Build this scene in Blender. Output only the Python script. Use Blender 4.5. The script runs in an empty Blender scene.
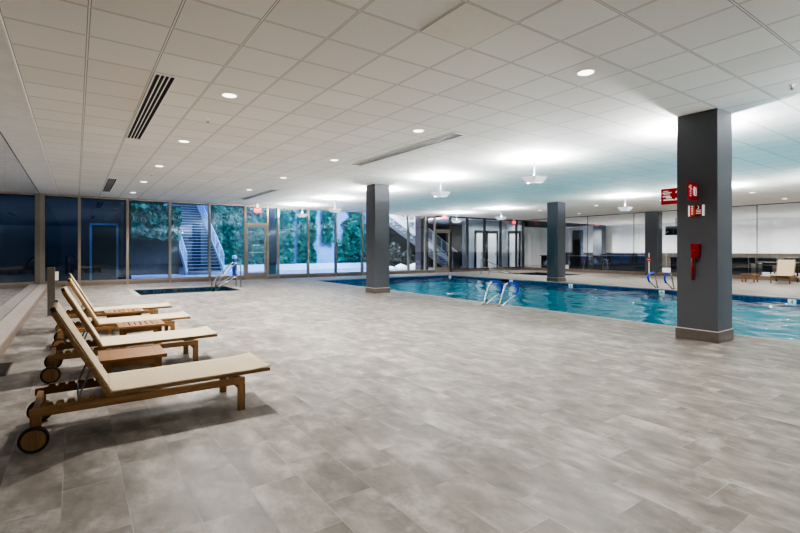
import bpy, bmesh, math, random
from mathutils import Vector, Matrix, noise
R = math.radians
PI = math.pi
rnd = random.Random(7)
SC = bpy.context.scene
COL = SC.collection

# ------------------------------------------------------------------ camera frame helpers
CA, SA = 0.8175, 0.5758          # camera right = (CA,-SA), forward = (SA,CA)
FPX, CX, HZ = 460.0, 400.0, 250.0
EYE = 1.30
CEIL = EYE + 1.978
def at_y(px, Y):
    k = (px - CX) / FPX
    return (SA * Y + CA * Y * k) / (CA - SA * k)
def at_x(px, X):
    k = (px - CX) / FPX
    return (CA * X - SA * X * k) / (SA + CA * k)
def z_of(py, x, y):
    return EYE - (py - HZ) * (SA * x + CA * y) / FPX

# ------------------------------------------------------------------ mesh builder
class MB:
    def __init__(self, off=(0, 0, 0)):
        self.bm = bmesh.new(); self.off = Vector(off)
    def v(self, p): return self.bm.verts.new(Vector(p) - self.off)
    def face(self, pts):
        return self.bm.faces.new([self.v(p) for p in pts])
    def box(self, x0, x1, y0, y1, z0, z1):
        p = [self.v((x, y, z)) for z in (z0, z1) for x, y in ((x0, y0), (x1, y0), (x1, y1), (x0, y1))]
        for f in ((3, 2, 1, 0), (4, 5, 6, 7), (0, 1, 5, 4), (1, 2, 6, 5), (2, 3, 7, 6), (3, 0, 4, 7)):
            self.bm.faces.new([p[i] for i in f])
        return self
    def rect(self, x0, x1, y0, y1, z, up=True):
        pts = [(x0, y0, z), (x1, y0, z), (x1, y1, z), (x0, y1, z)]
        self.face(pts if up else pts[::-1]); return self
    def beam(self, a, b, w, h, up=(0, 0, 1)):
        a, b = Vector(a), Vector(b); d = (b - a).normalized(); up = Vector(up)
        s = d.cross(up)
        if s.length < 1e-4: s = d.cross(Vector((0, 1, 0)))
        s.normalize(); u = s.cross(d).normalized()
        p = [self.v(c + s * i * w / 2 + u * j * h / 2) for c in (a, b) for i, j in ((-1, -1), (1, -1), (1, 1), (-1, 1))]
        for f in ((0, 1, 2, 3), (7, 6, 5, 4), (0, 4, 5, 1), (1, 5, 6, 2), (2, 6, 7, 3), (3, 7, 4, 0)):
            self.bm.faces.new([p[i] for i in f])
        return self
    def tube(self, pts, r, n=10, closed=False):
        pts = [Vector(p) for p in pts]; rings = []
        m = len(pts); prev = None
        for i, p in enumerate(pts):
            if closed: d = pts[(i + 1) % m] - pts[i - 1]
            else: d = pts[min(i + 1, m - 1)] - pts[max(i - 1, 0)]
            d.normalize()
            if prev is None:
                s = d.cross(Vector((0, 0, 1)))
                if s.length < 1e-3: s = d.cross(Vector((0, 1, 0)))
            else:
                s = prev - d * prev.dot(d)
            s.normalize(); prev = s; t = d.cross(s)
            rings.append([self.v(p + (s * math.cos(2 * PI * k / n) + t * math.sin(2 * PI * k / n)) * r) for k in range(n)])
        for i in range(m if closed else m - 1):
            a, b = rings[i], rings[(i + 1) % m]
            for k in range(n):
                self.bm.faces.new((a[k], a[(k + 1) % n], b[(k + 1) % n], b[k]))
        if not closed:
            self.bm.faces.new(rings[0][::-1]); self.bm.faces.new(rings[-1])
        return self
    def lathe(self, prof, c=(0, 0, 0), axis='z', n=24, loop=False):
        rings = []
        c = Vector(c)
        for r, z in prof:
            ring = []
            for k in range(n):
                a = 2 * PI * k / n
                p = Vector((r * math.cos(a), r * math.sin(a), z))
                if axis == 'y': p = Vector((p.x, p.z, -p.y))
                if axis == 'x': p = Vector((p.z, p.x, p.y))
                ring.append(self.v(c + p))
            rings.append(ring)
        for a, b in zip(rings, rings[1:] + (rings[:1] if loop else [])):
            for k in range(n):
                self.bm.faces.new((a[k], a[(k + 1) % n], b[(k + 1) % n], b[k]))
        if not loop: self.bm.faces.new(rings[0][::-1]); self.bm.faces.new(rings[-1])
        return self
    def prism(self, poly, fn, d0, d1):
        """poly: 2D outline, fn(u,v,d)->3D"""
        a = [self.v(fn(u, w, d0)) for u, w in poly]; b = [self.v(fn(u, w, d1)) for u, w in poly]
        n = len(poly)
        self.bm.faces.new(a[::-1]); self.bm.faces.new(b)
        for i in range(n):
            self.bm.faces.new((a[i], a[(i + 1) % n], b[(i + 1) % n], b[i]))
        return self
    def grid(self, fn, nu, nv, th=0.0):
        vs = [[self.v(fn(i / nu, j / nv)) for j in range(nv + 1)] for i in range(nu + 1)]
        for i in range(nu):
            for j in range(nv):
                self.bm.faces.new((vs[i][j], vs[i + 1][j], vs[i + 1][j + 1], vs[i][j + 1]))
        return self
    def build(self, name, mat, parent=None, smooth=False, bevel=0.0, recalc=True):
        if recalc: bmesh.ops.recalc_face_normals(self.bm, faces=self.bm.faces)
        me = bpy.data.meshes.new(name); self.bm.to_mesh(me); self.bm.free()
        if mat is not None:
            for m in (mat if isinstance(mat, (list, tuple)) else [mat]): me.materials.append(m)
        if smooth:
            for p in me.polygons: p.use_smooth = True
        o = bpy.data.objects.new(name, me); COL.objects.link(o)
        if parent is not None: o.parent = parent
        if bevel > 0:
            b = o.modifiers.new('edge', 'BEVEL'); b.width = bevel; b.segments = 2; b.limit_method = 'ANGLE'; b.angle_limit = R(40)
        return o

def thing(name, label, cat, loc=(0, 0, 0), rz=0.0, group=None, kind=None):
    o = bpy.data.objects.new(name, None); COL.objects.link(o)
    o.location = loc; o.rotation_euler = (0, 0, rz)
    o.empty_display_size = 0.1
    return tag(o, label, cat, group, kind)
def tag(o, label, cat, group=None, kind=None):
    o['label'] = label; o['category'] = cat
    if group: o['group'] = group
    if kind: o['kind'] = kind
    return o
def struct(o, label=None, cat=None):
    o['kind'] = 'structure'
    if label: o['label'] = label
    if cat: o['category'] = cat
    return o
def dup(o, parent=None, **kw):
    c = o.copy(); COL.objects.link(c)
    if parent is not None: c.parent = parent
    for ch in list(o.children): dup(ch, c)
    return c

# ------------------------------------------------------------------ materials
def srgb(r, g, b):
    f = lambda c: c / 12.92 if c <= 0.04045 else ((c + 0.055) / 1.055) ** 2.4
    return (f(r / 255), f(g / 255), f(b / 255), 1)
class NT:
    def __init__(self, name):
        self.m = bpy.data.materials.new(name); self.m.use_nodes = True
        self.t = self.m.node_tree; self.t.nodes.clear()
        self.out = self.t.nodes.new('ShaderNodeOutputMaterial')
    def n(self, typ, **ins):
        nd = self.t.nodes.new(typ)
        for k, v in ins.items():
            k2 = k.replace('_', ' ')
            if k.startswith('p_'): setattr(nd, k[2:], v); continue
            s = nd.inputs[int(k[1:])] if k[0] == 'i' and k[1:].isdigit() else nd.inputs[k2]
            self.set(s, v)
        return nd
    def set(self, s, v):
        if hasattr(v, 'outputs'): self.t.links.new(v.outputs[0], s)
        elif hasattr(v, 'is_output'): self.t.links.new(v, s)
        else: s.default_value = v
    def math(self, op, a, b=0.0, c=None):
        nd = self.t.nodes.new('ShaderNodeMath'); nd.operation = op
        self.set(nd.inputs[0], a); self.set(nd.inputs[1], b)
        if c is not None: self.set(nd.inputs[2], c)
        return nd.outputs[0]
    def mix(self, f, a, b, mode='MIX'):
        nd = self.t.nodes.new('ShaderNodeMix'); nd.data_type = 'RGBA'; nd.blend_type = mode
        self.set(nd.inputs[0], f); self.set(nd.inputs[6], a); self.set(nd.inputs[7], b)
        return nd.outputs[2]
    def ramp(self, f, stops):
        nd = self.t.nodes.new('ShaderNodeValToRGB'); cr = nd.color_ramp
        while len(cr.elements) < len(stops): cr.elements.new(0.5)
        for e, (p, c) in zip(cr.elements, stops):
            e.position = p; e.color = c if len(c) == 4 else (*c, 1)
        self.set(nd.inputs[0], f); return nd.outputs[0]
    def coord(self, which='Object'):
        return self.t.nodes.new('ShaderNodeTexCoord').outputs[which]
    def noise(self, vec, scale, detail=4, rough=0.5):
        nd = self.n('ShaderNodeTexNoise', Scale=scale, Detail=detail, Roughness=rough)
        self.set(nd.inputs['Vector'], vec); return nd.outputs[0]
    def mapping(self, vec, scale=(1, 1, 1), rot=(0, 0, 0)):
        nd = self.t.nodes.new('ShaderNodeMapping')
        self.set(nd.inputs[0], vec); nd.inputs['Scale'].default_value = scale; nd.inputs['Rotation'].default_value = rot
        return nd.outputs[0]
    def bump(self, h, strength=0.3, dist=0.01):
        nd = self.n('ShaderNodeBump', Strength=strength, Distance=dist)
        self.set(nd.inputs['Height'], h); return nd.outputs[0]
    def princ(self, **kw):
        nd = self.t.nodes.new('ShaderNodeBsdfPrincipled')
        for k, v in kw.items(): self.set(nd.inputs[k.replace('_', ' ')], v)
        return nd
    def done(self, sh):
        self.t.links.new(sh.outputs[0] if hasattr(sh, 'outputs') else sh, self.out.inputs[0]); return self.m

def plain(name, rgb, rough=0.5, metal=0.0, var=0.06, scale=6.0, bump=0.0, emit=None):
    t = NT(name); c = t.coord()
    nz = t.noise(c, scale, 5)
    b = srgb(*rgb)
    col = t.ramp(nz, [(0.25, tuple(x * (1 - var) for x in b[:3])), (0.75, tuple(min(1, x * (1 + var)) for x in b[:3]))])
    kw = dict(Base_Color=col, Roughness=rough, Metallic=metal)
    if bump: kw['Normal'] = t.bump(t.noise(c, scale * 8, 3), bump, 0.004)
    if emit:
        kw['Emission_Color'] = srgb(*emit[0]); kw['Emission_Strength'] = emit[1]
    return t.done(t.princ(**kw))

def emissive(name, rgb, s):
    t = NT(name)
    return t.done(t.n('ShaderNodeEmission', Color=srgb(*rgb), Strength=s))

def glass(name, tint, base, refl=(1, 1, 1), rough=0.0, edge=1.0):
    t = NT(name)
    fr = t.n('ShaderNodeFresnel', IOR=1.5)
    fac = t.math('MINIMUM', t.math('ADD', t.math('MULTIPLY', fr.outputs[0], edge), base), 1.0)
    bf = t.t.nodes.new('ShaderNodeNewGeometry').outputs['Backfacing']
    fac = t.math('MULTIPLY', fac, t.math('SUBTRACT', 1.0, bf))
    tr = t.n('ShaderNodeBsdfTransparent', Color=(*tint, 1))
    gl = t.n('ShaderNodeBsdfGlossy', Color=(*refl, 1), Roughness=rough)
    mx = t.n('ShaderNodeMixShader', i0=fac, i1=tr, i2=gl)
    return t.done(mx)

def wood(name, a, b, axis='x'):
    t = NT(name); c = t.coord()
    s = {'x': (2, 26, 26), 'y': (26, 2, 26), 'z': (26, 26, 2)}[axis]
    g = t.noise(t.mapping(c, s), 1.6, 6, 0.6)
    col = t.ramp(g, [(0.3, srgb(*a)), (0.7, srgb(*b))])
    return t.done(t.princ(Base_Color=col, Roughness=0.45, Normal=t.bump(g, 0.15, 0.002)))

def mat_floor():
    t = NT('floor tiles'); c = t.coord()
    sx = t.n('ShaderNodeSeparateXYZ', Vector=c)
    x, y = sx.outputs[0], sx.outputs[1]
    W, L = 0.277, 0.554
    u = t.math('DIVIDE', t.math('SUBTRACT', x, 0.217), W)
    colx = t.math('FLOOR', u)
    fu = t.math('SUBTRACT', u, colx)
    v = t.math('DIVIDE', t.math('SUBTRACT', t.math('SUBTRACT', y, 0.302 - 2 * 0.1847), t.math('MULTIPLY', colx, 0.1847)), L)
    row = t.math('FLOOR', v)
    fv = t.math('SUBTRACT', v, row)
    du = t.math('MULTIPLY', t.math('MINIMUM', fu, t.math('SUBTRACT', 1.0, fu)), W)
    dv = t.math('MULTIPLY', t.math('MINIMUM', fv, t.math('SUBTRACT', 1.0, fv)), L)
    dd = t.math('MINIMUM', du, dv)
    grout = t.math('LESS_THAN', dd, 0.0026)
    cv = t.n('ShaderNodeCombineXYZ', X=colx, Y=row)
    wn = t.n('ShaderNodeTexWhiteNoise', Vector=cv)
    off = t.n('ShaderNodeVectorMath', p_operation='SCALE'); t.set(off.inputs[0], wn.outputs['Color']); off.inputs['Scale'].default_value = 37.0
    pv = t.n('ShaderNodeVectorMath', p_operation='ADD', i0=c); t.set(pv.inputs[1], off.outputs[0])
    # per-tile cloudy stone
    n1 = t.noise(t.mapping(pv.outputs[0], (3.2, 1.8, 1), (0, 0, 0.5)), 1.6, 7, 0.62)
    n2 = t.noise(t.mapping(pv.outputs[0], (9, 3, 1), (0, 0, -0.9)), 1.5, 6, 0.65)
    # water marks and dried minerals over the whole floor
    n3 = t.noise(c, 0.55, 6, 0.6)
    n4 = t.noise(c, 2.4, 8, 0.7)
    base = t.ramp(n1, [(0.28, srgb(88, 83, 77)), (0.5, srgb(122, 116, 109)), (0.72, srgb(164, 157, 150))])
    base = t.mix(t.math('MULTIPLY', t.ramp(n2, [(0.52, (0, 0, 0)), (0.72, (1, 1, 1))]), 0.5), base, srgb(112, 107, 101))
    val = t.math('ADD', 0.86, t.math('MULTIPLY', wn.outputs['Value'], 0.22))
    hsv = t.n('ShaderNodeHueSaturation', Color=base, Value=val, Saturation=1.0)
    col = t.mix(t.math('MULTIPLY', t.ramp(n4, [(0.56, (0, 0, 0)), (0.72, (1, 1, 1))]), 0.38), hsv.outputs[0], srgb(212, 207, 203))
    col = t.mix(t.math('MULTIPLY', t.ramp(n3, [(0.52, (0, 0, 0)), (0.68, (1, 1, 1))]), 0.3), col, srgb(108, 103, 98))
    col = t.mix(t.math('MULTIPLY', grout, 0.55), col, t.ramp(t.noise(c, 1.2), [(.42, srgb(88, 83, 78)), (.58, srgb(168, 162, 155))]))
    rough = t.ramp(n4, [(0.3, (0.34,) * 3), (0.7, (0.52,) * 3)])
    h = t.math('SUBTRACT', t.math('MULTIPLY', n2, 0.25), t.math('MULTIPLY', grout, 1.0))
    return t.done(t.princ(Base_Color=col, Roughness=rough, Normal=t.bump(h, 0.22, 0.002)))

def mat_ceiling():
    t = NT('ceiling tiles'); c = t.coord()
    sx = t.n('ShaderNodeSeparateXYZ', Vector=c)
    S = 0.61
    u = t.math('DIVIDE', t.math('ADD', sx.outputs[0], 0.52), S)
    v = t.math('DIVIDE', t.math('SUBTRACT', sx.outputs[1], 4.52), S)
    cu, cv = t.math('FLOOR', u), t.math('FLOOR', v)
    fu, fv = t.math('SUBTRACT', u, cu), t.math('SUBTRACT', v, cv)
    du = t.math('MINIMUM', fu, t.math('SUBTRACT', 1.0, fu))
    dv = t.math('MINIMUM', fv, t.math('SUBTRACT', 1.0, fv))
    d = t.math('MULTIPLY', t.math('MINIMUM', du, dv), S)
    bar = t.math('LESS_THAN', d, 0.0085)
    gap = t.math('MULTIPLY', t.math('LESS_THAN', t.math('ABSOLUTE', t.math('SUBTRACT', d, 0.0095)), 0.0035), 1.0)
    wn = t.n('ShaderNodeTexWhiteNoise', Vector=t.n('ShaderNodeCombineXYZ', X=cu, Y=cv))
    fine = t.noise(c, 60, 3, 0.7)
    col = t.mix(wn.outputs['Value'], srgb(221, 217, 211), srgb(228, 225, 220))
    col = t.mix(t.math('MULTIPLY', fine, 0.12), col, srgb(170, 164, 158))
    col = t.mix(bar, col, srgb(224, 220, 215))
    col = t.mix(t.math('MULTIPLY', gap, 0.68), col, srgb(92, 88, 84))
    return t.done(t.princ(Base_Color=col, Roughness=0.85, Normal=t.bump(t.math('ADD', fine, t.math('MULTIPLY', bar, 2.0)), 0.1, 0.002)))

def mat_water(name, tint, waves, base=0.03, col2=None):
    t = NT(name); c = t.coord()
    w1 = t.noise(t.mapping(c, (1.0, 1.7, 1)), 1.6, 3, 0.55)
    w2 = t.noise(c, 5.5, 3, 0.55)
    h = t.math('ADD', t.math('MULTIPLY', w1, 1.0), t.math('MULTIPLY', w2, 0.35))
    nb = t.bump(h, waves, 0.02)
    fr = t.n('ShaderNodeFresnel', IOR=1.33); t.set(fr.inputs['Normal'], nb)
    fac = t.math('MINIMUM', t.math('ADD', t.math('MULTIPLY', fr.outputs[0], .9), base), 1.0)
    tr = t.n('ShaderNodeBsdfTransparent', Color=(*tint, 1))
    gl = t.n('ShaderNodeBsdfGlossy', Color=(1, 1, 1, 1), Roughness=0.03); t.set(gl.inputs['Normal'], nb)
    return t.done(t.n('ShaderNodeMixShader', i0=fac, i1=tr, i2=gl))

def mat_mosaic(name, a, b, s=0.05):
    t = NT(name); c = t.coord()
    sc = t.n('ShaderNodeVectorMath', p_operation='SCALE', i0=c); sc.inputs['Scale'].default_value = 1 / s
    fl = t.n('ShaderNodeVectorMath', p_operation='FLOOR', i0=sc.outputs[0])
    wn = t.n('ShaderNodeTexWhiteNoise', Vector=fl.outputs[0])
    col = t.mix(wn.outputs['Value'], srgb(*a), srgb(*b))
    return t.done(t.princ(Base_Color=col, Roughness=0.25))

M = dict(
    floor=mat_floor(), ceiling=mat_ceiling(),
    soffit=plain('soffit paint', (218, 216, 213), 0.8),
    white=plain('white wall paint', (222, 222, 222), 0.8, var=0.03, scale=2),
    frame=plain('champagne aluminium', (140, 132, 120), 0.4, 0.35),
    postmetal=plain('bronze post metal', (92, 86, 79), 0.5, 0.2),
    darkframe=plain('dark bronze aluminium', (74, 69, 66), 0.4, 0.3),
    sill=plain('taupe stone sill', (118, 105, 94), 0.5, var=0.12, scale=12, bump=0.1),
    column=plain('graphite paint', (84, 86, 91), 0.55, var=0.03, scale=2),
    colbase=plain('taupe base tile', (98, 90, 84), 0.4, var=0.12, scale=14),
    colbase_top=plain('pale tile edge', (196, 188, 180), 0.4),
    teak=wood('teak', (112, 82, 50), (152, 116, 74), 'x'),
    teaky=wood('teak crosswise', (108, 80, 50), (148, 114, 74), 'y'),
    teaktop=wood('teak tabletop', (112, 80, 50), (150, 112, 74), 'x'),
    teakz=wood('teak upright', (108, 80, 50), (146, 112, 72), 'z'),
    sling=plain('cream sling weave', (180, 166, 140), 0.8, var=0.05, scale=40, bump=0.25),
    rubber=plain('black rubber', (36, 34, 32), 0.7),
    blackplastic=plain('black plastic', (38, 38, 40), 0.5),
    steel=plain('brushed steel', (196, 194, 190), 0.25, 1.0, var=0.05),
    greysteel=plain('grey steel rod', (120, 122, 126), 0.35, 0.9),
    bluesleeve=plain('blue foam sleeve', (18, 52, 196), 0.45, var=0.08, scale=20),
    whitemetal=plain('white enamel', (235, 235, 235), 0.4, var=0.02),
    ventdark=plain('dark vent cavity', (30, 30, 32), 0.8),
    ventslat=plain('vent blade', (226, 224, 221), 0.5),
    red=plain('signal red', (190, 16, 34), 0.4, var=0.06),
    darkred=plain('dark red enamel', (128, 14, 24), 0.3, var=0.1),
    orange=plain('orange red', (214, 66, 36), 0.4),
    signwhite=plain('sign white', (236, 232, 228), 0.5, var=0.02, emit=((255, 255, 255), 0.15)),  # faint glow put into the white, also on unlit signs and markers
    exitred=plain('lit exit red', (230, 60, 70), 0.5, emit=((255, 70, 84), 0.9)),
    black=plain('black lacquer', (14, 14, 15), 0.35, var=0.12),
    darkgrey=plain('charcoal panel', (34, 35, 37), 0.45, var=0.1),
    counter=plain('grey counter top', (112, 112, 110), 0.35),
    bluebasin=plain('turquoise plaster', (96, 214, 218), 0.6, var=0.05, scale=3),
    darkbasin=plain('dark teal plaster', (70, 120, 126), 0.6, var=0.1, scale=3),
    tileband=mat_mosaic('blue waterline tile', (24, 72, 122), (50, 108, 160)),
    tilebanddark=mat_mosaic('dark waterline tile', (24, 44, 62), (52, 82, 100)),
    coping=plain('coping stone', (150, 142, 135), 0.45, var=0.12, scale=9),
    water=mat_water('pool water', (0.09, 0.80, 0.93), 0.4, 0.02),
    tubwater=mat_water('tub water', (0.45, 0.72, 0.76), 0.05, 0.02),
    glass=glass('window glass', (0.86, 0.92, 0.96), 0.07),
    blueglass=glass('night window glass', (0.66, 0.84, 1.0), 0.12, (0.62, 0.80, 1.0)),
    partglass=glass('partition glass', (0.94, 0.96, 0.97), 0.09),
    mirror=glass('dark wall glass', (0.04, 0.045, 0.05), 0.52, (0.80, 0.82, 0.86), 0.0, 0.9),
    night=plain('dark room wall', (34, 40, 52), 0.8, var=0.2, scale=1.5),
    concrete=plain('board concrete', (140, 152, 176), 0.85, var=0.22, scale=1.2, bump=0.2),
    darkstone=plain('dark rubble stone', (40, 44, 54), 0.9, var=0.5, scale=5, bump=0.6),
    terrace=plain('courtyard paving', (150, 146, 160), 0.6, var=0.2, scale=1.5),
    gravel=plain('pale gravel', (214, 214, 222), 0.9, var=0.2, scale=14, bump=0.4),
    ivy=plain('ivy leaves', (32, 92, 70), 0.5, var=1.0, scale=2.2),
    shrub=plain('dark shrub leaves', (44, 52, 50), 0.5, var=0.6, scale=6.0),
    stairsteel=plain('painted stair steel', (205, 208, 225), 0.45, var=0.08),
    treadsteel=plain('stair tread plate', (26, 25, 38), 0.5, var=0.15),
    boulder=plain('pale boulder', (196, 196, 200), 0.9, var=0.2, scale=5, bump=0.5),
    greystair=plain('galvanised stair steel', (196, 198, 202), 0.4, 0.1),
    deepcol=plain('dark bronze cladding', (62, 48, 52), 0.5, var=0.15),
    bollardblue=plain('blue bollard paint', (40, 96, 190), 0.4, var=0.1),
    glow=emissive('frosted lamp glow', (255, 246, 232), 2.2),
    bulbglow=emissive('uplight lamp glow', (255, 255, 255), 14.0),
    tray=plain('white lamp tray', (206, 206, 208), 0.5, var=0.02, emit=((255, 255, 255), 0.22)),
    olive=plain('olive dado panel', (92, 86, 76), 0.6, var=0.15, scale=3),
    doorgrey=plain('pale door leaf', (150, 156, 160), 0.5, var=0.08, scale=2),
    loungefloor=plain('lounge floor', (176, 174, 172), 0.4, var=0.1, scale=2),
    greypillar=plain('grey pillar paint', (96, 100, 106), 0.6),
    screen=plain('tv screen', (14, 15, 18), 0.15),
    plaque=plain('stained ceiling tile', (222, 216, 205), 0.9, var=0.03, scale=10),
    redstand=plain('red sign face', (206, 36, 48), 0.5),
    grate=plain('floor grille', (82, 78, 74), 0.5, 0.3),
)

# ------------------------------------------------------------------ constants of the place
XL, XR, YB, YF = -1.03, 24.3, 20.4, -7.0
PX0, PX1, PY0, PY1 = 8.3, 15.85, -3.0, 18.2         # lap pool
TA = (1.5, 4.45, 15.0, 17.45)                       # small tub by the windows
TB = (19.3, 22.2, 14.2, 17.6)                       # second tub beyond the pool

# ------------------------------------------------------------------ floor with the basins cut out
def floor_with_holes():
    xs = sorted({XL - .3, XR + .02, PX0, PX1, TA[0], TA[1], TB[0], TB[1]})
    ys = sorted({YF, YB + .1, PY0, PY1, TA[2], TA[3], TB[2], TB[3]})
    holes = [(PX0, PX1, PY0, PY1), TA, TB]
    mb = MB(); cache = {}
    def V(x, y):
        if (x, y) not in cache: cache[(x, y)] = mb.v((x, y, 0))
        return cache[(x, y)]
    for a, b in zip(xs, xs[1:]):
        for c, d in zip(ys, ys[1:]):
            mx, my = (a + b) / 2, (c + d) / 2
            if any(h[0] < mx < h[1] and h[2] < my < h[3] for h in holes): continue
            mb.bm.faces.new((V(a, c), V(b, c), V(b, d), V(a, d)))
    return struct(mb.build('floor', M['floor']), 'grey stone-look tile floor of the pool hall', 'floor')
floor_with_holes()
struct(MB().box(XL - .3, XR + .3, YF, YB + .06, CEIL, CEIL + .12).build('ceiling', M['ceiling']), 'suspended ceiling of square white tiles over the pool', 'ceiling')
struct(MB().box(XL - .1, -0.52, YF, YB, CEIL - .012, CEIL - .001).build('trim_1', M['soffit']), 'smooth white ceiling border along the glass wall', 'ceiling trim')
mb = MB()
for z in (0,): mb.box(-0.535, -0.518, YF, YB, CEIL - .016, CEIL - .001)
struct(mb.build('trim_2', M['ventslat']), 'thin metal edge between tiled ceiling and smooth border', 'ceiling trim')
struct(MB().box(XL - .3, XR + .3, YF - .2, YF, 0, CEIL).build('wall_front', M['white']), 'plain white wall closing the hall behind', 'wall')

# wall of dark glass beside the loungers
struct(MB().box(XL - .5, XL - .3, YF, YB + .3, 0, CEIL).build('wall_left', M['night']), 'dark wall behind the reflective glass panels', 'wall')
wl_joints = [YF + .1] + [y for y in [-5.8 + 1.5 * k for k in range(18)]] + [YB - .02]
mb = MB(); mj = MB()
for a, b in zip(wl_joints, wl_joints[1:]):
    if b - a < .2: continue
    mb.box(XL - .012, XL, a + .004, b - .004, .12, CEIL - .02)
wl = bpy.data.objects.new('window_1', None); COL.objects.link(wl)
struct(wl, 'long run of dark reflective glass panels beside the loungers', 'glass wall')
mb.build('pane', M['mirror'], wl)
for y in wl_joints: mj.box(XL - .02, XL - .001, y - .004, y + .004, .12, CEIL - .02)
mj.box(XL - .03, XL + .006, YF, YB, CEIL - .03, CEIL - .012)
mj.box(XL - .03, XL + .004, YF, YB, .118, .128)
mj.build('frame', M['darkframe'], wl)
struct(MB().box(XL - .1, -.765, YF, YB - .12, 0, .12).build('baseboard_left', M['coping'], bevel=.003), 'tiled curb along the foot of the glass wall', 'curb')

struct(MB().box(-.765, -.74, YF, YB - .12, 0, .123).build('trim_6', M['sill'], bevel=.004), 'brown stone edge of the curb along the glass wall', 'curb edge')
# ------------------------------------------------------------------ back window wall
wx = [-.92, .10, 1.61, 3.08, 4.58, 6.055, 7.05, 7.55, 9.02, 10.48, 11.99, 13.45, 14.93, 16.1, 16.8, 17.98, 19.35, 20.8, 22.25, 23.75, 24.45]
descr = ['dark corner window beside the glass wall', 'dark blue window behind the push-button post', 'window showing the dark garden wall beside the outdoor stairs',
         'window with the foot of the outdoor stairs behind it', 'window with the stair railing and ivy behind it', None, 'narrow window in front of a dark outdoor column',
         'window onto thick ivy next to the dark column', 'window onto ivy and pale concrete', 'window onto pale concrete with hanging ivy', 'window half hidden by the pillar at the pool corner',
         'window hidden behind the pillar at the pool corner', 'window onto boulders under the grey stairs', 'narrow window in front of a dark bronze column',
         None, 'window onto a bare lit strip next to the grey-stair door', 'window onto the pale corridor doors', 'window behind the far tub handrail', 'window onto a corridor door with dark frame', 'narrow last window at the glass corner']
def sash(mb, x0, x1, z0, z1, w, d, y):
    mb.box(x0, x0 + w, y - d, y + d, z0, z1); mb.box(x1 - w, x1, y - d, y + d, z0, z1)
    mb.box(x0 + w, x1 - w, y - d, y + d, z1 - w, z1); mb.box(x0 + w, x1 - w, y - d, y + d, z0, z0 + w)
dn, wn_ = 0, 1
for i, (a, b) in enumerate(zip(wx, wx[1:])):
    fm = M['frame'] if i < 14 else M['darkframe']
    gm = M['blueglass'] if i < 11 else M['glass']
    w = .045
    if descr[i] is None:
        dn += 1
        fm = M['frame']
        lab = 'glazed exit door with transom facing the ivy wall' if dn == 1 else 'glazed exit door in front of the grey outdoor stairs'
        root = bpy.data.objects.new(f'door_{dn}', None); COL.objects.link(root); root.location = ((a + b) / 2, YB, 0)
        struct(root, lab, 'door')
        off = root.location
        m = MB(off); m.box(a - w, a + w, YB - .07, YB + .07, 0, CEIL); m.box(a + w, b - w, YB - .06, YB + .06, CEIL - .08, CEIL)
        m.box(a + w, b - w, YB - .06, YB + .06, 2.40, 2.50); m.box(a + w, b - w, YB - .06, YB + .06, 0, .03)
        m.build('frame', fm, root)
        MB(off).box(a + w, b - w, YB - .006, YB + .006, 2.50, CEIL - .08).build('transom_pane', gm, root)
        m = MB(off); x0, x1 = a + w + .006, b - w - .006
        m.box(x0, x0 + .085, YB - .03, YB + .03, .035, 2.39); m.box(x1 - .085, x1, YB - .03, YB + .03, .035, 2.39)
        m.box(x0 + .085, x1 - .085, YB - .03, YB + .03, 2.29, 2.39); m.box(x0 + .085, x1 - .085, YB - .03, YB + .03, .035, .30)
        leaf = m.build('door_leaf', fm, root, bevel=.003)
        MB(off).box(x0 + .085, x1 - .085, YB - .004, YB + .004, .30, 2.29).build('pane', gm, leaf)
        m = MB(off); m.box(x0 + .04, x1 - .04, YB - .085, YB - .055, 1.17, 1.21); m.box(x0 + .03, x0 + .08, YB - .085, YB - .03, 1.15, 1.23); m.box(x1 - .08, x1 - .03, YB - .085, YB - .03, 1.15, 1.23)
        m.build('push_bar', M['steel'], leaf)
        if dn == 1:
            m = MB(off); cxm = (x0 + x1) / 2
            m.box(cxm - .16, cxm - .02, YB - .008, YB - .005, 1.50, 1.53); m.box(cxm + .02, cxm + .16, YB - .008, YB - .005, 1.50, 1.53)
            m.build('sticker', M['signwhite'], leaf)
        continue
    wn_ += 1
    root = bpy.data.objects.new(f'window_{wn_}', None); COL.objects.link(root); root.location = ((a + b) / 2, YB, 0)
    struct(root, descr[i], 'window')
    off = root.location
    m = MB(off)
    if i == 0: m.box(XL - .0, a + .03, YB - .07, YB + .07, .0, CEIL)
    else: m.box(a - w, a + w, YB - .07, YB + .07, 0, CEIL)
    m.box(a + w, b - w, YB - .05, YB + .05, CEIL - .07, CEIL)
    m.box(a + w, b - w, YB - .05, YB + .05, .12, .19)
    if i == 19: m.box(b - w, XR + .15, YB - .1, YB + .1, 0, CEIL)
    m.build('mullion', fm, root)
    MB(off).box(a + w, b - w, YB - .1, YB + .08, 0, .12).build('sill', M['sill'], root)
    MB(off).box(a + w, b - w, YB - .005, YB + .005, .19, CEIL - .07).build('pane', gm, root)

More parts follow.
